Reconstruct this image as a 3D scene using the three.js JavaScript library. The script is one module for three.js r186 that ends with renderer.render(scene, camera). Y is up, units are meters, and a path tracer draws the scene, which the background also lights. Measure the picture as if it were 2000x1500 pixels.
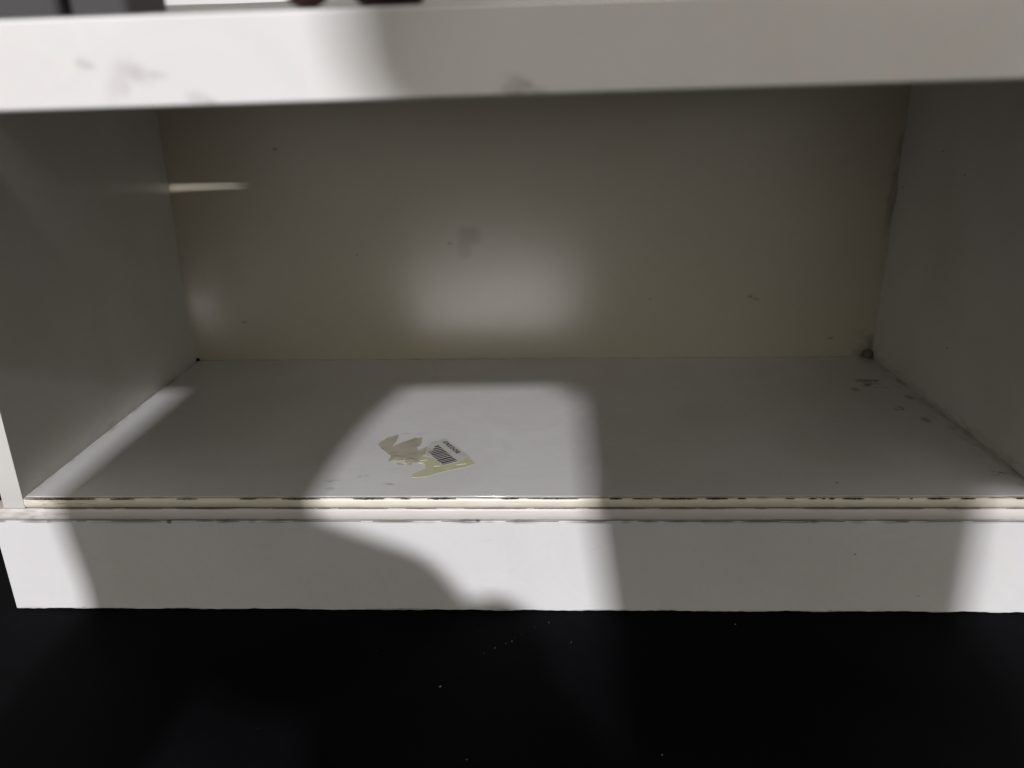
import * as THREE from 'three';
import { RoundedBoxGeometry } from 'three/addons/geometries/RoundedBoxGeometry.js';
import { mergeGeometries, mergeVertices } from 'three/addons/utils/BufferGeometryUtils.js';
import { MarchingCubes } from 'three/addons/objects/MarchingCubes.js';
import { ImprovedNoise } from 'three/addons/math/ImprovedNoise.js';
import { RectAreaLightUniformsLib } from 'three/addons/lights/RectAreaLightUniformsLib.js';

// ---------------------------------------------------------------- camera, light, exposure
const H = 0.45;                                   // lens height above the shelf board
const EYE = 1.3535 * H;                           // lens height above the ground
const scene = new THREE.Scene();
const camera = new THREE.PerspectiveCamera(51.87, 4 / 3, 0.01, 60);
camera.position.set(0, EYE, 0);
camera.rotation.order = 'YXZ';
camera.rotation.set(-0.35378, 0.0356, -0.01759);
camera.focus = 1.0;
camera.userData.fStop = 9;
scene.add(camera);

scene.background = new THREE.Color().setRGB(0.67, 0.645, 0.585);   // the room's own dim even light

RectAreaLightUniformsLib.init();
const LAMP = new THREE.Vector3(-1.1 * H, EYE + 6.22 * H, 13 * H);
const LAMP_W = 0.18, LAMP_L = 0.35, LAMP_POWER = 6600;

const renderer = new THREE.WebGLRenderer({ antialias: true });
renderer.setSize(1024, 768);
renderer.toneMapping = THREE.LinearToneMapping;
renderer.toneMappingExposure = 1;
renderer.shadowMap.enabled = true;

// ---------------------------------------------------------------- helpers
let seed = 7;
const rnd = () => (seed = (seed * 16807) % 2147483647) / 2147483647;
const noise = new ImprovedNoise();
const P = (x, y, z) => new THREE.Vector3(x * H, EYE + y * H, -z * H);   // units of H, seen from the lens: right, up, away
function tag(o, label, category, group, kind) {
  if (label) o.userData.label = label;
  if (category) o.userData.category = category;
  if (group) o.userData.group = group;
  if (kind) o.userData.kind = kind;
  return o;
}
function mesh(name, geo, mat, parent = scene) {
  const m = new THREE.Mesh(geo, mat);
  m.name = name; m.castShadow = m.receiveShadow = true;
  parent.add(m);
  return m;
}
// planar uv in board coordinates, from [u0,u1] x [v0,v1] of two world axes
function planarUV(geo, a, b, u0, u1, v0, v1) {
  const p = geo.attributes.position, uv = new Float32Array(p.count * 2), g = { x: 'getX', y: 'getY', z: 'getZ' };
  for (let i = 0; i < p.count; i++) {
    uv[2 * i] = (p[g[a]](i) - u0) / (u1 - u0);
    uv[2 * i + 1] = (p[g[b]](i) - v0) / (v1 - v0);
  }
  geo.setAttribute('uv', new THREE.BufferAttribute(uv, 2));
  return geo;
}
function board(x0, x1, y0, y1, z0, z1, r = 0.0006) {            // units of H, z away from the lens
  const a = P(x0, y0, z1), b = P(x1, y1, z0);
  const g = new RoundedBoxGeometry(b.x - a.x, b.y - a.y, b.z - a.z, 2, r);
  g.translate((a.x + b.x) / 2, (a.y + b.y) / 2, (a.z + b.z) / 2);
  return g;
}
const css = (r, g, b, a = 1) => `rgba(${r},${g},${b},${a})`;
function canvasTexture(w, h, base, draw) {
  const c = document.createElement('canvas'); c.width = w; c.height = h;
  const k = c.getContext('2d');
  k.fillStyle = base; k.fillRect(0, 0, w, h);
  draw(k, w, h);
  const t = new THREE.CanvasTexture(c);
  t.colorSpace = THREE.SRGBColorSpace; t.magFilter = THREE.LinearFilter;
  return t;
}
function blot(k, x, y, rx, ry, rgb, a, turn = 0) {
  k.save(); k.translate(x, y); k.rotate(turn); k.scale(rx, ry);
  const g = k.createRadialGradient(0, 0, 0, 0, 0, 1);
  g.addColorStop(0, css(...rgb, a)); g.addColorStop(0.45, css(...rgb, a * 0.75)); g.addColorStop(1, css(...rgb, 0));
  k.fillStyle = g; k.fillRect(-1, -1, 2, 2); k.restore();
}
function mottle(k, w, h, n, rgb, a, r0, r1) {
  for (let i = 0; i < n; i++) blot(k, rnd() * w, rnd() * h, r0 + rnd() * (r1 - r0), r0 + rnd() * (r1 - r0), rgb, a * (0.3 + 0.7 * rnd()), rnd() * 3);
}
function scratches(k, w, h, n, rgb, a, len) {
  k.lineCap = 'round';
  for (let i = 0; i < n; i++) {
    const x = rnd() * w, y = rnd() * h, t = rnd() * 6.3, l = len * (0.2 + rnd());
    k.strokeStyle = css(...rgb, a * rnd()); k.lineWidth = 0.6 + rnd();
    k.beginPath(); k.moveTo(x, y); k.lineTo(x + Math.cos(t) * l, y + Math.sin(t) * l * 0.4); k.stroke();
  }
}
// roughness relief: slight orange peel of melamine and wiped smears
function roughTexture(base, spread) {
  return canvasTexture(512, 512, css(base, base, base), (k, w, h) => {
    for (let i = 0; i < 160; i++) { const v = base + (rnd() - 0.5) * spread * 2; blot(k, rnd() * w, rnd() * h, 10 + rnd() * 90, 6 + rnd() * 40, [v | 0, v | 0, v | 0], 0.5, rnd() * 3); }
  });
}
function paint(rgb, rough, extra = {}) {
  return new THREE.MeshPhysicalMaterial({ color: new THREE.Color().setRGB(...rgb), roughness: rough, ...extra });
}

// ---------------------------------------------------------------- measures of the cabinet (units of H)
const ZF = 1.8403, ZB = 3.0044, XL = -1.3849, XR = 1.3127;
const XLO = -1.443, XRO = 1.371, BXL = -1.4835, BXR = 1.412;
const YS = -1, Y1 = -1.0303, Y2 = -1.0688, YG = -1.3535, YC = 0.153;
const X0 = XL * H, X1 = XR * H, Z0 = -ZB * H, Z1 = -ZF * H;

// ---------------------------------------------------------------- setting: the dark ground
{
  const t = canvasTexture(2048, 2048, css(17, 17, 19), (k, w, h) => {
    mottle(k, w, h, 500, [26, 27, 31], 0.35, 20, 160);
    mottle(k, w, h, 400, [9, 9, 9], 0.35, 20, 120);
    const S = w / 2, px = (x, z) => [(x + 1) * S, (z + 1.6) * S];        // 2 m of cloth, x from -1, z from -1.6
    k.fillStyle = css(70, 72, 76, 0.55);
    for (let i = 0; i < 9000; i++) k.fillRect(rnd() * w, rnd() * h, 0.7, 0.7);
    const line = (x0, z0, x1, z1, n, a) => {                               // stitched zigzag seen as dots
      for (let i = 0; i < n; i++) {
        if (rnd() < 0.35) continue;
        const q = (i + 0.5) / n, [x, y] = px(x0 + (x1 - x0) * q, z0 + (z1 - z0) * q);
        blot(k, x, y, 1.8, 1.6, [120, 124, 130], a * (0.3 + 0.7 * rnd()));
      }
    };
    for (let j = -6; j < 7; j++) for (let i = 0; i < 6; i++) {
      const x = 0.006 + j * 0.145, z = -0.806 + i * 0.16, a = j === 0 && i === 0 ? 0.75 : 0.12;
      line(x, z, x - 0.0708, z + 0.06, 9, a); line(x, z, x + 0.0742, z + 0.1, 9, a * 0.5);
    }
  });
  const g = new THREE.PlaneGeometry(14, 14, 1, 1); g.rotateX(-Math.PI / 2);
  planarUV(g, 'x', 'z', -1, 1, 0.4, -1.6);
  const m = mesh('ground', g, paint([0.46, 0.46, 0.53], 0.7, { map: t, specularIntensity: 0.06 }));
  tag(m, 'black ground in front of the white cabinet, dotted with a few pale specks', 'ground', null, 'structure');
}

// ---------------------------------------------------------------- the cabinet
const cabinet = new THREE.Group(); cabinet.name = 'cabinet'; scene.add(cabinet);
tag(cabinet, 'white melamine cabinet with one wide open compartment above a plain plinth', 'cabinet');
const whiteSRGB = css(226, 225, 223);

// gentle waviness of the laminate, metres of relief over tens of millimetres
function waves(fx, fy, sd) {
  const n = 512, d = new Uint8Array(n * n * 4);
  for (let j = 0; j < n; j++) for (let i = 0; i < n; i++) {
    const x = (i / n) * fx, y = (j / n) * fy;
    const v = 128 + 60 * noise.noise(x, y, sd) + 26 * noise.noise(x * 2.3 + y, y * 2.1 - x * 0.6, sd + 4) + 9 * noise.noise(x * 5, y * 5, sd + 9);
    const o = 4 * (j * n + i); d[o] = d[o + 1] = d[o + 2] = Math.max(0, Math.min(255, v)); d[o + 3] = 255;
  }
  const t = new THREE.DataTexture(d, n, n); t.magFilter = THREE.LinearFilter; t.minFilter = THREE.LinearFilter; t.needsUpdate = true;
  return t;
}
// shelf board: the floor of the compartment
{
  const w = 2048, h = 884, S = w / (X1 - X0);
  const t = canvasTexture(w, h, css(223, 222, 220), (k) => {
    const u = (x) => (x - X0) * S, v = (z) => (z - Z0) * S;
    mottle(k, w, h, 120, [190, 186, 176], 0.1, 40, 260);
    scratches(k, w, h, 60, [150, 146, 138], 0.22, 40);
    // grime along the back and the right wall
    for (let i = 0; i < 260; i++) blot(k, rnd() * w, 2 + rnd() * rnd() * 16, 6 + rnd() * 26, 2 + rnd() * 6, [92, 84, 66], 0.08);
    for (let i = 0; i < 160; i++) blot(k, w - 2 - rnd() * rnd() * 40, rnd() * h, 3 + rnd() * 14, 8 + rnd() * 30, [70, 64, 54], 0.06);
    for (let i = 0; i < 60; i++) blot(k, 2 + rnd() * rnd() * 10, rnd() * h, 2 + rnd() * 5, 8 + rnd() * 30, [92, 84, 70], 0.12);
    // scuffs at the back right corner
    const sx = u(0.5343), sz = v(-1.2089);
    for (let i = 0; i < 26; i++) blot(k, sx + (rnd() - 0.5) * 62, sz + (rnd() - 0.5) * 74, 5 + rnd() * 15, 3 + rnd() * 9, [70, 62, 52], 0.22, -0.3);
    for (let i = 0; i < 6; i++) blot(k, sx - 20 + rnd() * 50, sz - 34 + rnd() * 14, 10 + rnd() * 16, 3, [48, 40, 32], 0.4, 0.25);
    for (let i = 0; i < 8; i++) blot(k, u(0.5353) + (rnd() - 0.5) * 26, v(-1.1057) + (rnd() - 0.5) * 26, 4 + rnd() * 9, 4 + rnd() * 9, [84, 78, 68], 0.25);
    for (const [x, z] of [[0.5013, -1.1861], [0.57, -1.15], [0.555, -1.06]]) blot(k, u(x), v(z), 14, 22, [70, 62, 50], 0.35);
    for (let i = 0; i < 14; i++) blot(k, u(0.5653) + (rnd() - 0.5) * 44, v(-0.8905) + (rnd() - 0.5) * 26, 2 + rnd() * 5, 2 + rnd() * 4, [64, 58, 50], 0.25);
    blot(k, u(0.3609), v(-0.8665), 5, 3, [80, 74, 66], 0.7);
    // faint rubbed marks left of the label
    for (const [x, z] of [[-0.2205, -0.8859], [-0.1847, -0.8664], [-0.2575, -0.8518], [-0.2561, -0.8721]])
      for (let i = 0; i < 5; i++) blot(k, u(x) + (rnd() - 0.5) * 22, v(z) + (rnd() - 0.5) * 10, 6 + rnd() * 10, 2 + rnd() * 3, [160, 158, 154], 0.3, 0.2);
    for (const [x, z] of [[-0.1674, -1.0155], [-0.185, -1.018]]) blot(k, u(x), v(z), 16, 5, [170, 168, 160], 0.4);
  });
  t.flipY = false;
  const g = planarUV(board(XL + 0.0006, XR - 0.0006, Y1 + 0.0006, YS, ZF + 0.012, ZB, 0.0004), 'x', 'z', X0, X1, Z0, Z1);
  mesh('shelf_board', g, paint([1.0, 1.0, 1.02], 0.08, { map: t, specularIntensity: 1, ior: 2.1, bumpMap: waves(26, 11, 1.5), bumpScale: 0.0006 }), cabinet);
}
// back panel
{
  const y0 = EYE - H, y1 = EYE + YC * H, S = 2048 / (X1 - X0), w = 2048, h = Math.round((y1 - y0) * S);
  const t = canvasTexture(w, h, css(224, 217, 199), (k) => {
    const u = (x) => (x - X0) * S, v = (y) => (y1 - (EYE + y)) * S;
    mottle(k, w, h, 90, [200, 188, 156], 0.14, 60, 320);
    mottle(k, w, h, 40, [226, 222, 212], 0.14, 60, 220);
    scratches(k, w, h, 30, [170, 160, 140], 0.2, 40);
    blot(k, u(-0.115), v(-0.226), 46, 34, [112, 90, 64], 0.5);       // brown stain in the middle
    blot(k, u(-0.125), v(-0.25), 30, 36, [112, 90, 64], 0.35);
    for (const [x, y, r] of [[-0.4296, -0.081, 5], [-0.1493, -0.2386, 5], [-0.5256, -0.3776, 5], [0.3667, -0.3378, 6], [-0.3102, -0.2572, 3], [0.1942, -0.3408, 3], [0.5159, -0.416, 5]]) {
      blot(k, u(x), v(y), r * 1.3, r * 0.65, [44, 36, 24], 0.85);
      blot(k, u(x), v(y), r * 3, r * 1.6, [110, 94, 70], 0.22);
    }
    blot(k, u(0.3777), v(-0.3425), 12, 8, [120, 100, 70], 0.5);
    for (let i = 0; i < 60; i++) blot(k, w - rnd() * rnd() * 30, h * (0.28 + 0.3 * rnd()), 3 + rnd() * 10, 10 + rnd() * 24, [62, 46, 30], 0.09);
    for (let i = 0; i < 120; i++) blot(k, w - rnd() * rnd() * 60, h - rnd() * rnd() * 90, 4 + rnd() * 18, 4 + rnd() * 12, [74, 66, 46], 0.12);
    for (let i = 0; i < 40; i++) blot(k, u(-0.6) + rnd() * 60, v(-0.29) + rnd() * 120, 4 + rnd() * 14, 8 + rnd() * 20, [150, 142, 124], 0.08);
  });
  // thin hardboard that has bowed a little towards the front in its upper half
  const b0 = new THREE.BoxGeometry((XR - XL + 0.06) * H, (YC - Y1 + 0.02) * H, 0.018 * H, 160, 70, 1), bc = P((XL + XR) / 2, (Y1 + YC) / 2, ZB + 0.009);
  b0.translate(bc.x, bc.y, bc.z);
  const bp = b0.attributes.position;
  for (let i = 0; i < bp.count; i++) {
    const u = Math.min(1, Math.max(0, (bp.getX(i) - X0) / (X1 - X0))), v = Math.min(1, Math.max(0, (bp.getY(i) - y0) / (y1 - y0)));
    const up = v < 0.72 ? Math.sin((Math.PI / 2) * Math.pow(v / 0.72, 1.1)) : Math.cos((Math.PI / 2) * (v - 0.72) / 0.28);
    const e = Math.max(0, 1 - u / 0.065), f = Math.exp(-(((v - 0.24) / 0.15) ** 2)) * Math.min(1, v / 0.08);   // its left edge curls forward low down
    bp.setZ(i, bp.getZ(i) + 0.026 * H * e * e * (1.6 - 0.6 * e) * f + 0.05 * H * Math.sqrt(Math.sin(Math.PI * u)) * up);
  }
  b0.computeVertexNormals();
  const g = planarUV(b0, 'x', 'y', X0, X1, y0, y1);
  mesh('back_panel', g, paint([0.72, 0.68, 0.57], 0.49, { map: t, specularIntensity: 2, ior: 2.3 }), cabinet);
}
// side panels
function sidePanel(xa, xb, grime) {
  const y0 = EYE + Y1 * H, y1 = EYE + YC * H;
  const t = canvasTexture(1024, 1024, css(222, 220, 215), (k, w, h) => {
    mottle(k, w, h, 70, [196, 190, 176], 0.14, 40, 240);
    scratches(k, w, h, 30, [150, 146, 136], 0.2, 40);
    for (let i = 0; i < 120; i++) blot(k, rnd() * w, h - 26 - rnd() * rnd() * 30, 8 + rnd() * 30, 3 + rnd() * 8, [84, 76, 62], grime * 0.45);
    for (let i = 0; i < 60; i++) blot(k, rnd() * rnd() * 20, rnd() * h, 3 + rnd() * 8, 8 + rnd() * 30, [84, 70, 52], grime * 0.5);
    if (grime > 0.1) { for (const [x, y] of [[0.47, 0.8], [0.26, 0.3], [0.4, 0.35], [0.05, 0.42]]) blot(k, x * w, y * h, 5, 4, [54, 46, 36], 0.6); blot(k, 8, h * 0.45, 14, 70, [60, 44, 30], 0.2); }
  });
  const g = planarUV(board(xa, xb, Y1 + 0.0006, YC, ZF, ZB), 'z', 'y', Z0, Z1, y0, y1);
  mesh('side_panel', g, paint([0.82, 0.82, 0.82], 0.3, { map: t }), cabinet);
}
sidePanel(XLO, XL, 0.07);
sidePanel(XR, XRO, 0.16);
const plainWhite = paint([0.78, 0.775, 0.765], 0.28);
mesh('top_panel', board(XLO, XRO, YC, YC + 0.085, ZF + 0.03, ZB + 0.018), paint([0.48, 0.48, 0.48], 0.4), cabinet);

// strips of edging at the front of the shelf, with a wavy worn outline
function wornStrip(x0, x1, y0, y1, z0, z1, amp, n, bulge) {            // a bar whose front long edges waver
  const g = new THREE.BufferGeometry(), pos = [], idx = [], prof = 5;
  for (let i = 0; i <= n; i++) {
    const x = x0 + ((x1 - x0) * i) / n;
    const jt = amp * (noise.noise(x * 40, 1.3, y0 * 9) + 0.6 * noise.noise(x * 170, 4.1, y0 * 9));
    const jb = amp * (noise.noise(x * 36, 7.7, y1 * 9) + 0.7 * noise.noise(x * 150, 2.2, y1 * 9));
    const a = y0 + jb, b = y1 + Math.min(jt, 0), e = (b - a) * 0.12;
    const ring = [[a, z1], [a, z0 + e], [a + e, z0 - bulge * 0.4], [(a + b) / 2, z0 - bulge], [b - e, z0 - bulge * 0.4], [b, z0 + e], [b, z1]];
    for (const [y, z] of ring) { const p = P(x, y, z); pos.push(p.x, p.y, p.z); }
  }
  const m = 7;
  for (let i = 0; i < n; i++) for (let j = 0; j < m; j++) {
    const a = i * m + j, b = i * m + ((j + 1) % m), c = a + m, d = b + m;
    idx.push(a, c, b, b, c, d);
  }
  for (const o of [0, n * m]) for (let j = 1; j < m - 1; j++) o ? idx.push(o, o + j, o + j + 1) : idx.push(o, o + j + 1, o + j);
  g.setAttribute('position', new THREE.Float32BufferAttribute(pos, 3)); g.setIndex(idx); g.computeVertexNormals();
  return g;
}
function stripTexture(base, warm, seams) {
  return canvasTexture(2048, 64, base, (k, w, h) => {
    for (let i = 0; i < 170; i++) blot(k, rnd() * w, rnd() * h, 10 + rnd() * 60, 4 + rnd() * 16, warm, 0.13);
    for (let i = 0; i < 90; i++) blot(k, rnd() * w, h * 0.93, 8 + rnd() * 60, 2 + rnd() * 7, [74, 58, 42], seams * rnd());
    for (let i = 0; i < 50; i++) blot(k, rnd() * w, h * 0.05, 6 + rnd() * 30, 2 + rnd() * 5, [88, 68, 48], seams * 0.6 * rnd());
    for (let i = 0; i < 40; i++) blot(k, rnd() * 150, rnd() * h, 6 + rnd() * 20, 3 + rnd() * 8, [120, 104, 84], 0.14);
  });
}
{
  const cream = paint([0.93, 0.93, 0.93], 0.3, { map: stripTexture(css(234, 227, 211), [208, 192, 164], 0.5) });
  const g1 = wornStrip(XL + 0.0006, XR - 0.0006, Y1 + 0.0014, YS - 0.0012, ZF + 0.001, ZF + 0.0115, 0.0012, 700, 0.0035);
  mesh('edge_strip', planarUV(g1, 'x', 'y', X0, X1, EYE + Y1 * H, EYE + YS * H), cream, cabinet);
  const pale = paint([0.88, 0.87, 0.87], 0.32, { map: stripTexture(css(223, 217, 214), [204, 192, 180], 0.3) });
  const g2 = wornStrip(BXL, BXR, Y2 + 0.0012, Y1 - 0.0012, ZF + 0.001, ZB, 0.0012, 700, 0.002);
  mesh('base_board', planarUV(g2, 'x', 'y', BXL * H, BXR * H, EYE + Y2 * H, EYE + Y1 * H), pale, cabinet);
}
// plinth: front board with a chipped lower edge, and its two returns
{
  const s = new THREE.Shape(), n = 420, a = P(BXL, YG, ZF), b = P(BXR, Y2, ZF);
  s.moveTo(a.x, b.y);
  s.lineTo(b.x, b.y);
  for (let i = n; i >= 0; i--) {
    const q = i / n, x = a.x + (b.x - a.x) * q;
    s.lineTo(x, a.y + 0.0012 + Math.max(-0.001, 0.0016 * noise.noise(x * 26, 3.3, 0) + 0.001 * noise.noise(x * 90, 5.1, 0)));
  }
  const g = new THREE.ExtrudeGeometry(s, { depth: 0.016, bevelEnabled: true, bevelSize: 0.0006, bevelThickness: 0.0006, bevelSegments: 2, bevelOffset: -0.0006 });
  g.translate(0, 0, Z1 - 0.0166);
  const w = 2048, h = 216, S = w / (b.x - a.x);
  const t = canvasTexture(w, h, whiteSRGB, (k) => {
    const u = (x) => (x - a.x) * S, v = (y) => (b.y - (EYE + y)) * S;
    mottle(k, w, h, 60, [206, 202, 196], 0.12, 40, 200);
    scratches(k, w, h, 24, [150, 146, 140], 0.2, 30);
    for (const [x, y, r] of [[-0.4489, -0.4823, 5], [-0.0734, -0.4808, 4], [0.3784, -0.5289, 2], [0.4621, -0.5919, 1.5]]) blot(k, u(x), v(y), r * 1.3, r, [60, 52, 46], 0.8);
    for (let i = 0; i < 60; i++) blot(k, rnd() * w, 2, 6 + rnd() * 40, 2 + rnd() * 3, [90, 80, 68], 0.4 * rnd());
    for (let i = 0; i < 50; i++) blot(k, rnd() * w, h - 2, 6 + rnd() * 40, 2 + rnd() * 4, [70, 66, 62], 0.35 * rnd());
  });
  mesh('plinth_board', planarUV(g, 'x', 'y', a.x, b.x, a.y, b.y), paint([0.87, 0.87, 0.885], 0.3, { map: t }), cabinet);
  for (const [xa, xb] of [[BXL, BXL + 0.036], [BXR - 0.036, BXR]]) mesh('plinth_return', board(xa, xb, YG, Y2 - 0.001, ZF + 0.0385, ZB), plainWhite, cabinet);
}
// splits along the seam between shelf board and edge strip: ragged dark slivers of bare chipboard
function sliver(x0, x1, y, z, th) {
  const s = new THREE.Shape(), n = Math.max(5, Math.round((x1 - x0) / 0.002)), up = [], dn = [];
  for (let i = 0; i <= n; i++) {
    const q = i / n, x = x0 + (x1 - x0) * q, f = Math.pow(Math.sin(Math.PI * Math.min(0.96, Math.max(0.04, q))), 0.5);
    up.push([x, y + th * f * (0.35 + 0.5 * rnd())]); dn.push([x, y - th * f * (0.35 + 0.5 * rnd())]);
  }
  up.concat(dn.reverse()).forEach(([x, yy], i) => (i ? s.lineTo(x, yy) : s.moveTo(x, yy)));
  const g = new THREE.ExtrudeGeometry(s, { depth: 0.001, bevelEnabled: false });
  g.translate(0, 0, z);
  return g;
}
{
  const gs = [], y = EYE + YS * H - 0.0004, z = Z1 + 0.0003;
  const D = [[-0.6202, -0.534, 1.25], [-0.5152, -0.4858, 1], [-0.434, -0.4091, 0.7], [-0.3576, -0.3378, 0.8], [-0.3069, -0.2607, 1.1], [-0.2208, -0.184, 1.2], [-0.1644, -0.1522, 0.7],
    [-0.1321, -0.0986, 1.25], [-0.0458, -0.024, 1.2], [-0.0137, 0.0466, 0.8], [0.0827, 0.0977, 1], [0.1097, 0.1336, 0.8], [0.1438, 0.1856, 1.1], [0.1951, 0.2213, 1.05], [0.2326, 0.2421, 1],
    [0.2883, 0.2983, 0.7], [0.3149, 0.3237, 0.8], [0.3296, 0.3338, 0.8], [0.3385, 0.3444, 1], [0.3538, 0.3785, 1.1], [0.4161, 0.419, 0.6], [0.4307, 0.4342, 0.6], [0.4512, 0.4763, 1], [0.4891, 0.5055, 0.9], [0.552, 0.5607, 0.8]];
  const dark = paint([0.035, 0.024, 0.014], 0.9);
  for (const [a, b, t] of D) mesh('bare_split', sliver(a, b, y, z, 0.0013 * t), dark, cabinet);
  // fine dirty seams under the strip and under the base board
  for (let x = -0.6; x < 0.57; x += 0.02 + rnd() * 0.05) { const l = 0.01 + rnd() * 0.05; gs.push(sliver(x, x + l, EYE + Y1 * H - 0.0001, z - 0.0006, 0.0006 * (0.3 + rnd() * 0.8))); }
  for (let x = -0.66; x < 0.6; x += 0.03 + rnd() * 0.06) { const l = 0.006 + rnd() * 0.045; gs.push(sliver(x, x + l, EYE + Y2 * H - 0.0001, z - 0.0006, 0.00045 * (0.3 + rnd() * 0.8))); }
  const seam = mesh('seam_dirt', mergeGeometries(gs), paint([0.2, 0.165, 0.13], 0.9), cabinet);
  seam.userData.kind = 'stuff';
}
// plastic plug and dirt in the rear corners
{
  const g = new THREE.SphereGeometry(1, 20, 14), p = g.attributes.position;
  for (let i = 0; i < p.count; i++) { const f = 1 + 0.2 * noise.noise(p.getX(i) * 2.2, p.getY(i) * 2.2, p.getZ(i) * 2.2); p.setXYZ(i, p.getX(i) * 0.0095 * f, p.getY(i) * 0.0085 * f, p.getZ(i) * 0.009 * f); }
  g.computeVertexNormals();
  g.translate(X1 - 0.008, EYE - H + 0.004, Z0 + 0.006);
  mesh('corner_plug', g, paint([0.17, 0.145, 0.11], 0.9), cabinet);
  const q = new THREE.SphereGeometry(0.0035, 12, 8); q.scale(1.2, 1, 1); q.translate(X0 + 0.002, EYE - H + 0.001, Z0 + 0.002);
  mesh('corner_hole', q, paint([0.006, 0.005, 0.004], 1), cabinet);
}

// ---------------------------------------------------------------- the lifted door: hinged at the top, held up towards the lens
{
  const ze = 0.52, zh = 1.79, yt0 = 0.0512, yt1 = 0.1905, th = 0.0535;
  const L = Math.hypot(zh - ze, yt1 - yt0) * H, W = (XRO - XLO) * H, slope = Math.atan2(yt1 - yt0, zh - ze);
  const g = new RoundedBoxGeometry(W, th * H, L, 4, 0.0011);
  const t = canvasTexture(2048, 128, whiteSRGB, (k, w, h) => {
    const S = 2048 / 0.6, u = (x) => (x + 0.3) * S, v = (y) => h / 2 - (y - 0.0105) * (128 / 0.03);
    mottle(k, w, h, 40, [206, 200, 194], 0.12, 30, 160);
    for (const [x, y, rx, ry, a] of [[-0.111, 0.0107, 10, 8, 0.6], [-0.1002, 0.0083, 18, 30, 0.22], [-0.0966, 0.0079, 26, 12, 0.4], [-0.103, 0.004, 12, 24, 0.25], [-0.0803, 0.0003, 16, 12, 0.5], [0.0101, 0.0024, 14, 10, 0.65], [0.008, 0.0002, 12, 8, 0.8], [0.013, 0.0006, 16, 8, 0.6]]) {
      blot(k, u(x), v(y), rx, ry, [130, 126, 120], a * 0.4, 0.5);
      blot(k, u(x) + rx * 0.8, v(y) + 3, rx * 0.5, ry * 0.5, [110, 104, 98], a * 0.4, 0.2);
    }
  });
  planarUV(g, 'x', 'y', -0.3, 0.3, -0.015, 0.015);
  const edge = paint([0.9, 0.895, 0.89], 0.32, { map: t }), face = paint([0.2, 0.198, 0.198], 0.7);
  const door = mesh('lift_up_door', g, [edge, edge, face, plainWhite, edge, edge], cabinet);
  const c = P(0, (yt0 + yt1) / 2, (ze + zh) / 2);
  door.position.set((XLO + XRO) / 2 * H, c.y - (th / 2) * H / Math.cos(slope) + 0.013 * (XLO + XRO) / 2 * H, c.z);
  door.rotation.order = 'ZXY';
  door.rotation.set(slope, 0, 0.0128);
  door.userData.label = 'white door lifted up on its top hinge, edge towards the viewer';
  // hinge strip that closes the joint, short of the left corner
  const hs = board(-1.085, XRO - 0.02, YC - 0.012, YC + 0.03, zh + 0.004, ZF + 0.026, 0.0008);
  const lf = new THREE.Shape(), lx = (x, y, go) => lf[go](x * H, EYE + y * H);      // its leaf tapers off towards the left corner
  lx(-1.443, 0.19, 'moveTo'); lx(-1.443, 0.13, 'lineTo'); lx(-1.363, 0.13, 'lineTo'); lx(-1.362, 0.165, 'lineTo'); lx(-1.13, 0.1595, 'lineTo'); lx(-1.086, 0.155, 'lineTo'); lx(-1.086, 0.19, 'lineTo');
  const lg = new THREE.ExtrudeGeometry(lf, { depth: 0.003, bevelEnabled: false }); lg.translate(0, 0, -1.846 * H);
  mesh('hinge_leaf', lg, paint([0.6, 0.6, 0.6], 0.4), cabinet);
  mesh('hinge_strip', hs, paint([0.3, 0.3, 0.3], 0.4, { metalness: 0.8 }), cabinet);
}

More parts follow.
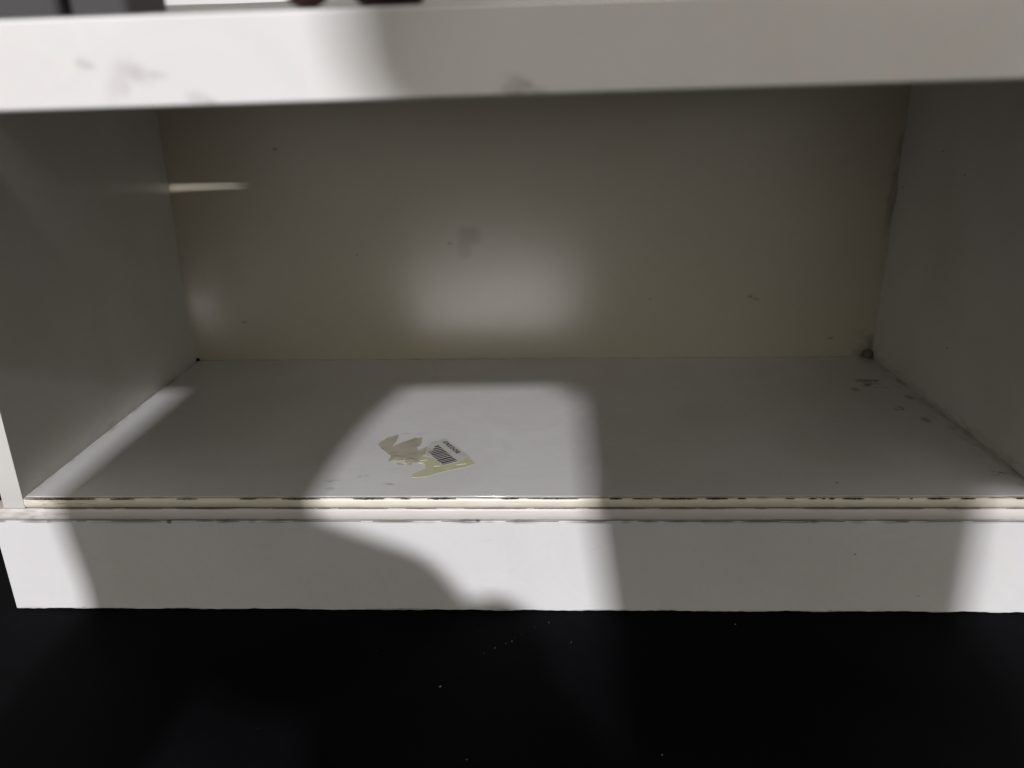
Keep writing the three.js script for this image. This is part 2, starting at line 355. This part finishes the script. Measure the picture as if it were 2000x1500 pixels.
// ---------------------------------------------------------------- torn label on the shelf
{
  const A = [[-.2208,-.9819],[-.2117,-1.0029],[-.1968,-1.0143],[-.1962,-.9938],[-.1991,-.9731],[-.1894,-.9861],[-.1742,-1.0015],[-.1614,-1.0037],[-.1608,-.9859],[-.1648,-.9686],[-.1624,-.9612],[-.1541,-.9696],[-.1487,-.9771],[-.1513,-.9696],[-.1512,-.958],[-.1496,-.9497],[-.1559,-.9435],[-.1586,-.9255],[-.161,-.9236],[-.166,-.9285],[-.1708,-.9256],[-.174,-.9177],[-.1818,-.9178],[-.1921,-.9376],[-.2064,-.9583]];
  const B = [[-.1472,-.9869],[-.1293,-1.0001],[-.0932,-.9442],[-.1002,-.9332],[-.1055,-.9253],[-.1244,-.9156],[-.1377,-.9394],[-.1468,-.9415],[-.1509,-.9497],[-.1512,-.958],[-.1513,-.9696]];
  const C = [[-.0932,-.9442],[-.0823,-.9213],[-.0947,-.9097],[-.1191,-.8984],[-.1426,-.8837],[-.1591,-.8819],[-.1596,-.8911],[-.1456,-.9061],[-.1463,-.9176],[-.1578,-.9255],[-.1559,-.9435],[-.1468,-.9415],[-.1377,-.9394],[-.1244,-.9156],[-.1055,-.9253],[-.1002,-.9332]];
  const label = new THREE.Group(); label.name = 'torn_label';
  label.position.set(-0.145, EYE - H, -0.945); scene.add(label);
  tag(label, 'torn shipping label with a barcode, half peeled off the shelf', 'label');
  // ragged outline, thin sheet
  function sheet(pts, rag, th, lift) {
    const s = new THREE.Shape(), n = pts.length, out = [];
    for (let i = 0; i < n; i++) {
      const [x0, z0] = pts[i], [x1, z1] = pts[(i + 1) % n], m = 5;
      for (let j = 0; j < m; j++) out.push([x0 + (x1 - x0) * j / m + (j ? (rnd() - 0.5) * rag : 0), z0 + (z1 - z0) * j / m + (j ? (rnd() - 0.5) * rag : 0)]);
    }
    out.forEach(([x, z], i) => (i ? s.lineTo(x + 0.145, -(z + 0.945)) : s.moveTo(x + 0.145, -(z + 0.945))));
    s.closePath();
    const g = new THREE.ExtrudeGeometry(s, { depth: th, bevelEnabled: false });
    g.rotateX(-Math.PI / 2); g.translate(0, lift, 0);
    return g;
  }
  const T = [0.526, 0.85], U = [0.85, -0.526];                              // reading direction and up direction of the print
  function printUV(g, s0, s1, v0, v1) {
    const p = g.attributes.position, uv = new Float32Array(p.count * 2);
    for (let i = 0; i < p.count; i++) {
      const x = p.getX(i) - 0.145, z = p.getZ(i) - 0.945;
      uv[2 * i] = (x * T[0] + z * T[1] - s0) / (s1 - s0); uv[2 * i + 1] = (x * U[0] + z * U[1] - v0) / (v1 - v0);
    }
    g.setAttribute('uv', new THREE.BufferAttribute(uv, 2));
    return g;
  }
  const dot = (p, q) => p[0] * q[0] + p[1] * q[1];
  const s0 = Math.min(...B.map((p) => dot(p, T))) - 0.004, s1 = Math.max(...B.map((p) => dot(p, T))) + 0.004;
  const v0 = Math.min(...B.map((p) => dot(p, U))) - 0.004, v1 = Math.max(...B.map((p) => dot(p, U))) + 0.004;
  const residue = canvasTexture(512, 512, css(192, 186, 170), (k, w, h) => {
    mottle(k, w, h, 90, [156, 148, 126], 0.3, 10, 60); mottle(k, w, h, 60, [206, 202, 190], 0.3, 8, 50);
    scratches(k, w, h, 60, [100, 90, 66], 0.35, 40);
  });
  const gA = sheet(A, 0.0022, 0.00016, 0.00005); planarUV(gA, 'x', 'z', -0.08, 0.02, -0.07, 0.03);
  mesh('paper_residue', gA, paint([0.74, 0.73, 0.7], 0.8, { map: residue }), label);
  // crumpled fold at the lower end of the residue
  const fold = new THREE.PlaneGeometry(0.034, 0.02, 24, 14), fp = fold.attributes.position;
  for (let i = 0; i < fp.count; i++) {
    const x = fp.getX(i), y = fp.getY(i), e = Math.min(1, (0.5 - Math.abs(x / 0.034)) * 5) * Math.min(1, (0.5 - Math.abs(y / 0.02)) * 5);
    fp.setXYZ(i, x * (1 + 0.15 * noise.noise(x * 90, y * 90, 2)), y * (1 + 0.25 * noise.noise(x * 80, y * 80, 5)), 0.0003 + Math.max(0, e) * (0.0012 + 0.0022 * Math.abs(noise.noise(x * 170, y * 170, 3.3))));
  }
  fold.computeVertexNormals(); fold.rotateX(-Math.PI / 2); fold.rotateY(-0.35); fold.translate(-0.034, 0, 0.014);
  mesh('crumpled_fold', fold, paint([0.4, 0.375, 0.3], 0.75, { side: THREE.DoubleSide }), label);
  const print = canvasTexture(1024, 1024, css(222, 221, 216), (k, w, h) => {
    const sx = w / (s1 - s0), sy = h / (v1 - v0), u = (x, z) => (dot([x, z], T) - s0) * sx, v = (x, z) => h - (dot([x, z], U) - v0) * sy;
    mottle(k, w, h, 30, [190, 188, 178], 0.25, 30, 160);
    k.fillStyle = css(24, 21, 19);
    // the word, from its first to its last letter
    const ax = u(-0.1326, -0.9879), ay = v(-0.1326, -0.9879), bx = u(-0.1088, -0.9505), hh = 0.0066 * sy;
    k.save(); k.translate(ax, ay); k.textBaseline = 'alphabetic'; k.font = `bold ${Math.round(hh / 0.72)}px sans-serif`;
    const len = bx - ax, tw = k.measureText('ENEDOR').width; k.scale(len / tw, 1); k.fillText('ENEDOR', 0, 0); k.lineWidth = 5; k.strokeStyle = css(24, 21, 19); k.strokeText('ENEDOR', 0, 0); k.restore();
    // bars
    const q = [[-0.1359, -0.977], [-0.1058, -0.9282], [-0.1247, -0.9175], [-0.1498, -0.958]].map(([x, z]) => [u(x, z), v(x, z)]);
    const top = Math.min(q[0][1], q[1][1]), xA = q[0][0], xB = q[1][0], bot = q[2][1];
    let x = xA;
    while (x < xB - 8) {
      const bw = [30, 34, 42, 48][Math.floor(rnd() * 4)], gap = [20, 24, 30][Math.floor(rnd() * 3)];
      const f = (x - xA) / (xB - xA), short = f < 0.14 ? 0.35 + 2.2 * f : 1;
      k.fillRect(x, top + rnd() * 8, Math.min(bw, xB - x), (bot - top) * short * (0.94 + 0.06 * rnd()));
      x += bw + gap;
    }
    k.font = '46px sans-serif'; k.save(); k.translate(xA - 24, top + 34); k.fillText('0', 0, 0); k.restore();
    // rubbed away parts
    for (let i = 0; i < 26; i++) blot(k, xA + rnd() * 160, bot - rnd() * 140, 20 + rnd() * 40, 10 + rnd() * 30, [200, 194, 180], 0.4);
    for (let i = 0; i < 16; i++) blot(k, w * (0.6 + 0.4 * rnd()), h * rnd(), 8 + rnd() * 30, 4 + rnd() * 20, [214, 212, 204], 0.4);
  });
  const gB = printUV(sheet(B, 0.0008, 0.0002, 0.00024), s0, s1, v0, v1);
  mesh('printed_paper', gB, paint([0.7, 0.7, 0.7], 0.6, { map: print }), label);
  const tape = canvasTexture(512, 512, css(212, 209, 180), (k, w, h) => {
    mottle(k, w, h, 80, [226, 224, 196], 0.35, 10, 60); mottle(k, w, h, 50, [182, 178, 128], 0.3, 8, 40); scratches(k, w, h, 40, [238, 238, 200], 0.6, 60);
  });
  const gC = sheet(C, 0.001, 0.00014, 0.00006); planarUV(gC, 'x', 'z', -0.02, 0.07, -0.01, 0.07);
  const bump = gC.attributes.position;
  for (let i = 0; i < bump.count; i++) if (bump.getY(i) > 0.0001) bump.setY(i, bump.getY(i) + 0.0004 * Math.abs(noise.noise(bump.getX(i) * 200, 1, bump.getZ(i) * 200)));
  gC.computeVertexNormals();
  mesh('yellowed_tape', gC, paint([0.8, 0.8, 0.76], 0.22, { map: tape }), label);
  // glints: small lifted creases of tape
  for (const [x, z, l, a] of [[-0.1, -0.918, 0.016, 0.25], [-0.131, -0.913, 0.01, 0.1], [-0.15, -0.93, 0.012, 0.15], [-0.152, -0.9225, 0.009, 0.1]]) {
    const g = new THREE.CylinderGeometry(0.0003, 0.0002, l * 0.8, 8); g.rotateZ(Math.PI / 2); g.rotateY(a); g.translate(x + 0.145, 0.0006, z + 0.945);
    mesh('tape_crease', g, paint([0.62, 0.61, 0.46], 0.2), label);
  }
}

// ---------------------------------------------------------------- two small grey blocks on the raised door, far left
{
  const mat = paint([0.04, 0.039, 0.039], 0.8);
  const y = 0.052, top = 0.14;
  const mk = (name, x0, x1, z, label) => {
    const c = P((x0 + x1) / 2, y - 0.012, z), grp = new THREE.Group();
    grp.name = name; grp.position.copy(c); scene.add(grp);
    const w = (x1 - x0) * H, h = (top - y) * H;
    const b = new RoundedBoxGeometry(w, h, 0.03, 4, 0.003); b.translate(0, h / 2, 0);
    mesh('block_body', b, mat, grp);
    const f = new RoundedBoxGeometry(w * 0.9, 0.002, 0.027, 2, 0.0008); f.translate(0, 0.001, 0);
    mesh('felt_foot', f, paint([0.1, 0.1, 0.1], 0.95), grp);
    tag(grp, label, 'block');
  };
  mk('grey_block', -0.41, -0.3165, 0.6, 'dark grey block on the raised door, the one cut by the left picture edge');
  mk('grey_block_001', -0.31, -0.27, 0.6, 'small dark grey block on the raised door, the right one of the pair');
}

// ---------------------------------------------------------------- the person: kneeling behind the lens, hand on the raised door
const clothDark = [0.52, 0.41, 0.38], clothLeg = [0.06, 0.06, 0.065], skin = [0.075, 0.032, 0.03], hairC = [0.012, 0.01, 0.009];
function fieldMesh(bones, cell, blend) {                                   // bones: [a, b, ra, rb, colour]
  const lo = new THREE.Vector3(1e9, 1e9, 1e9), hi = lo.clone().negate();
  for (const [a, b, ra, rb] of bones) { const r = Math.max(ra, rb) + blend; for (const p of [a, b]) { lo.min(p.clone().subScalar(r)); hi.max(p.clone().addScalar(r)); } }
  const span = Math.max(hi.x - lo.x, hi.y - lo.y, hi.z - lo.z), n = Math.ceil(span / cell) + 6, half = n / 2;
  const mc = new MarchingCubes(n, new THREE.MeshBasicMaterial(), false, false, 400000);
  mc.isolation = 0;
  const c = lo.clone().add(hi).multiplyScalar(0.5), s = half * cell;
  const pre = bones.map(([a, b, ra, rb]) => ({ a, ra, rb, d: b.clone().sub(a), l: Math.max(1e-9, b.clone().sub(a).lengthSq()) }));
  const q = new THREE.Vector3();
  const dist = (p, o) => { q.subVectors(p, o.a); const t = Math.min(1, Math.max(0, q.dot(o.d) / o.l)); return Math.sqrt((q.x - o.d.x * t) ** 2 + (q.y - o.d.y * t) ** 2 + (q.z - o.d.z * t) ** 2) - (o.ra + (o.rb - o.ra) * t); };
  const p = new THREE.Vector3();
  for (let k = 0; k < n; k++) for (let j = 0; j < n; j++) for (let i = 0; i < n; i++) {
    p.set(c.x + (i - half) * cell, c.y + (j - half) * cell, c.z + (k - half) * cell);
    let m = 1e3;
    for (const o of pre) { const d = dist(p, o); if (d - m > blend) continue; if (m - d > blend) { m = d; continue; } const h = Math.max(0, blend - Math.abs(m - d)) / blend; m = Math.min(m, d) - h * h * blend * 0.25; }
    mc.field[i + j * n + k * n * n] = -m;
  }
  mc.update();
  let g = new THREE.BufferGeometry();
  g.setAttribute('position', new THREE.BufferAttribute(mc.positionArray.slice(0, mc.count * 3), 3));
  const pos = g.attributes.position, raw = pos.array;
  for (let i = 0; i < pos.count; i++) { raw[3 * i] = raw[3 * i] * s + c.x; raw[3 * i + 1] = raw[3 * i + 1] * s + c.y; raw[3 * i + 2] = raw[3 * i + 2] * s + c.z; }
  g = mergeVertices(g, cell * 0.01); g.computeVertexNormals();
  const pp = g.attributes.position, col = new Float32Array(pp.count * 3);
  for (let i = 0; i < pp.count; i++) {
    p.fromBufferAttribute(pp, i);
    let best = 0, bd = 1e9;
    pre.forEach((o, w) => { const d = dist(p, o); if (d < bd) { bd = d; best = w; } });
    col.set(bones[best][4], 3 * i);
  }
  g.setAttribute('color', new THREE.BufferAttribute(col, 3));
  return g;
}
{
  const m = (v) => v / H;                                                   // metres to units
  const b = (a, c, ra, rb, col) => [P(...a), P(...c), ra * H, rb * H, col];
  const J = clothDark, L = clothLeg, S = skin;
  const shL = [-0.46, 1.1, -0.95], elL = [-1.05, 0.6, -0.6], wrL = [-0.17, 0.44, 0.2], elR = [0.86, 0.56, -0.95], boot = [0.03, 0.03, 0.03];
  const body = [
    b([0.285, -0.38, -1.3], [0.13, 0.64, -1.1], 0.27, 0.27, J), b([0.42, -0.38, -1.3], [0.42, 0.7, -1.15], 0.27, 0.27, J), b([0.08, 0.66, -1.1], [-0.03, 0.82, -1.0], 0.16, 0.16, J), b([0.02, 0.725, -1.0], [-0.17, 0.735, -1.0], 0.055, 0.06, J), b([-0.01, 0.83, -1.0], [-0.15, 0.83, -1.0], 0.08, 0.08, J), b([-0.05, 0.95, -1.0], [-0.13, 1.08, -1.0], 0.14, 0.17, J),
    b([0.0, 1.03, -1.05], shL, 0.19, 0.17, J), b([0.3, 0.9, -1.1], [0.54, 0.92, -1.1], 0.2, 0.17, J),
    b(shL, elL, 0.15, 0.18, J), b(elL, wrL, 0.15, 0.075, J),
    b([-1.08, 0.5, -0.6], [-1.09, 0.1, -0.5], 0.17, 0.18, J), b([-0.84, 0.4, -0.6], [-0.86, 0.0, -0.5], 0.165, 0.18, J), b([-0.7, 0.66, -0.55], [-0.84, 0.4, -0.6], 0.15, 0.165, J),   // loose sleeve hanging to the knee
    b([0.54, 0.92, -1.1], elR, 0.16, 0.19, J), b(elR, [0.3, -0.1, -0.12], 0.15, 0.075, J),
    b([-0.53, -0.15, -0.55], [-0.91, -0.05, -0.5], 0.175, 0.2, L), b([0.24, -0.5, -1.3], [-0.43, -0.19, -0.6], 0.25, 0.13, L), b([-1.05, 0, -0.45], [-1.1, -1.18, -0.5], 0.2, 0.15, L), b([-0.91, -0.05, -0.5], [-1.05, 0, -0.5], 0.2, 0.2, L),
    b([-0.5, -0.335, -0.5], [-0.275, -0.243, -0.45], 0.1, 0.082, J), b([-0.275, -0.243, -0.45], [-0.2, -0.285, -0.45], 0.082, 0.07, J),     // hem of the jacket over the thigh
    b([-1.12, -1.24, -0.62], [-1.1, -1.29, -0.28], 0.1, 0.07, boot),
    b([0.54, -0.45, -1.3], [0.52, -1.15, -0.6], 0.24, 0.18, L), b([0.52, -1.15, -0.6], [0.52, -1.2, -1.5], 0.16, 0.12, L), b([0.52, -1.25, -1.5], [0.52, -1.05, -1.62], 0.08, 0.07, boot),
    b([0.2, 1.0, -1.05], [0.23, 1.4, -0.98], 0.14, 0.12, S),
    b([0.24, 1.6, -0.94], [0.24, 1.75, -0.98], 0.19, 0.2, S), b([0.24, 1.47, -0.85], [0.24, 1.55, -0.9], 0.12, 0.15, S),
    b([0.24, 1.61, -0.73], [0.24, 1.54, -0.69], 0.025, 0.04, S),
    b([0.03, 1.61, -0.96], [0.03, 1.53, -0.95], 0.04, 0.03, S), b([0.45, 1.61, -0.96], [0.45, 1.53, -0.95], 0.04, 0.03, S),
    // right hand round the phone
    b([0.3, -0.1, -0.14], [0.3, -0.06, -0.09], 0.07, 0.07, S), b([0.34, 0.0, -0.1], [0.3, 0.1, -0.06], 0.03, 0.025, S),
  ];
  const gBody = fieldMesh(body, 0.012, 0.018);
  // left hand: wrist, palm, thumb and four bent fingers whose tips press on the door
  const h = (a, c, ra, rb) => [new THREE.Vector3(...a), new THREE.Vector3(...c), ra, rb, skin];
  const y0 = EYE + 0.0492 * H;                                              // height of the door's upper face at its edge
  const w = P(...wrL), palm = new THREE.Vector3(-0.056, y0 + 0.082, -0.186);
  const bones = [h(w.toArray(), palm.toArray(), 0.03, 0.024)];
  const fingers = [[-0.0638, 0.0078, 0.0006, -0.241], [-0.0455, 0.0076, 0.0006, -0.243], [-0.0368, 0.0076, 0.0007, -0.2455], [-0.018, 0.0068, 0.006, -0.246]];
  fingers.forEach(([x, r, dy, z], i) => {
    const k = [x * 0.55 - 0.022 + i * 0.004, y0 + 0.066, -0.212 + i * 0.001], mid = [x * 0.9 - 0.004, y0 + 0.036 + i * 0.001, -0.242], tip = [x, y0 + dy + r, z];
    bones.push(h(palm.toArray(), k, 0.016, r + 0.003), h(k, mid, r + 0.0025, r + 0.001), h(mid, tip, r + 0.0008, r));
  });
  bones.push(h(palm.toArray(), [-0.082, y0 + 0.072, -0.185], 0.016, 0.012), h([-0.082, y0 + 0.072, -0.185], [-0.098, y0 + 0.05, -0.2], 0.011, 0.009));
  const gHand = fieldMesh(bones, 0.0021, 0.005);
  const t = new THREE.DataTexture(new Uint8Array([255, 255, 255, 255]), 1, 1); t.needsUpdate = true;
  const person = mesh('person', mergeGeometries([gBody, gHand]), new THREE.MeshPhysicalMaterial({ color: 0xffffff, vertexColors: true, roughness: 0.75 }));
  tag(person, 'person kneeling at the cabinet, fingertips pressing on the edge of the raised white door', 'person');
  const hair = new THREE.SphereGeometry(0.225 * H, 28, 18, 0, Math.PI * 2, 0, Math.PI * 0.56);
  hair.rotateX(-0.0); hair.translate(...P(0.245, 1.76, -1.0).toArray());
  mesh('hair', hair, paint(hairC, 0.6, { side: THREE.DoubleSide }), person);
  for (const x of [0.17, 0.31]) { const e = new THREE.SphereGeometry(0.025 * H, 12, 8); e.translate(...P(x, 1.66, -0.76).toArray()); mesh('eye', e, paint([0.3, 0.28, 0.26], 0.2), person); }
}
// the phone that takes the picture
{
  const phone = new THREE.Group(); phone.name = 'phone'; phone.position.copy(P(0.158, -0.04, -0.04)); scene.add(phone);
  const body = new RoundedBoxGeometry(0.158, 0.075, 0.0085, 5, 0.004);
  mesh('phone_body', body, paint([0.02, 0.02, 0.025], 0.25), phone);
  const scr = new RoundedBoxGeometry(0.15, 0.068, 0.001, 2, 0.0004); scr.translate(0, 0, 0.0042);
  mesh('phone_screen', scr, paint([0.01, 0.01, 0.012], 0.08), phone);
  tag(phone, 'dark phone held level in the right hand of the kneeling person', 'phone');
}

// ---------------------------------------------------------------- lint on the ground
{
  const mat = paint([0.3, 0.3, 0.3], 0.9), gs = [];
  for (const [x, z, s] of [[-0.109, -0.6926, 1.5], [0.2367, -0.8034, 1], [0.1187, -0.601, 0.9], [-0.0715, -0.5928, 0.7], [-0.0328, -0.7697, 0.8], [-0.0648, -0.7485, 0.6], [-0.0522, -0.7576, 0.8], [-0.0399, -0.7659, 0.6], [0.0113, -0.8056, 0.6], [0.0373, -0.7694, 0.5]]) {
    const g = new THREE.IcosahedronGeometry(0.0007 * s, 1); g.scale(1.6, 0.5, 0.8); g.rotateY(0.5 + rnd()); g.translate(x, 0.0005 * s, z); gs.push(g);
  }
  for (let i = 0; i < 26; i++) { const s = 0.2 + 0.3 * rnd(), g = new THREE.IcosahedronGeometry(0.0006 * s, 0); g.scale(1 + 2 * rnd(), 0.5, 0.8); g.rotateY(rnd() * 3); g.translate(-0.7 + 1.4 * rnd(), 0.0004 * s, -0.83 + 0.4 * rnd()); gs.push(g); }
  tag(mesh('lint', mergeGeometries(gs), mat), 'pale specks of lint lying on the black ground', 'lint', null, 'stuff');
}

// ---------------------------------------------------------------- ceiling lamp behind the person
{
  const lamp = new THREE.Group(); lamp.name = 'ceiling_lamp'; lamp.position.copy(LAMP); scene.add(lamp);
  const fr = new RoundedBoxGeometry(LAMP_W + 0.04, 0.04, LAMP_L + 0.04, 3, 0.005); fr.translate(0, 0.03, 0);
  mesh('lamp_frame', fr, paint([0.7, 0.7, 0.7], 0.4), lamp);
  const df = new THREE.BoxGeometry(LAMP_W, 0.006, LAMP_L); df.translate(0, 0.007, 0);
  mesh('lamp_diffuser', df, new THREE.MeshStandardMaterial({ color: 0xffffff, emissive: 0xfff6ee, emissiveIntensity: 3 }), lamp);
  const l = new THREE.RectAreaLight(new THREE.Color().setRGB(0.97, 0.96, 1.0), LAMP_POWER, LAMP_W, LAMP_L);
  l.rotation.x = -Math.PI / 2; l.name = 'lamp_light'; lamp.add(l);
  tag(lamp, 'flat rectangular ceiling lamp, high behind the kneeling person', 'lamp');
}
// broad soft ceiling panel above the person
{
  const lamp = new THREE.Group(); lamp.name = 'ceiling_lamp_001'; lamp.position.set(0.35, 2.5, 1.0); scene.add(lamp);
  const fr = new RoundedBoxGeometry(1.06, 0.04, 1.06, 3, 0.005); fr.translate(0, 0.03, 0);
  mesh('lamp_frame', fr, paint([0.7, 0.7, 0.7], 0.4), lamp);
  const df = new THREE.BoxGeometry(1, 0.006, 1); df.translate(0, 0.007, 0);
  mesh('lamp_diffuser', df, new THREE.MeshStandardMaterial({ color: 0xffffff, emissive: 0xfff3e6, emissiveIntensity: 1 }), lamp);
  const l = new THREE.RectAreaLight(new THREE.Color().setRGB(1, 0.95, 0.89), 8, 1, 1);
  l.rotation.x = -Math.PI / 2; l.name = 'panel_light'; lamp.add(l);
  tag(lamp, 'broad square ceiling panel glowing softly above the kneeling person', 'lamp');
}
renderer.render(scene, camera);
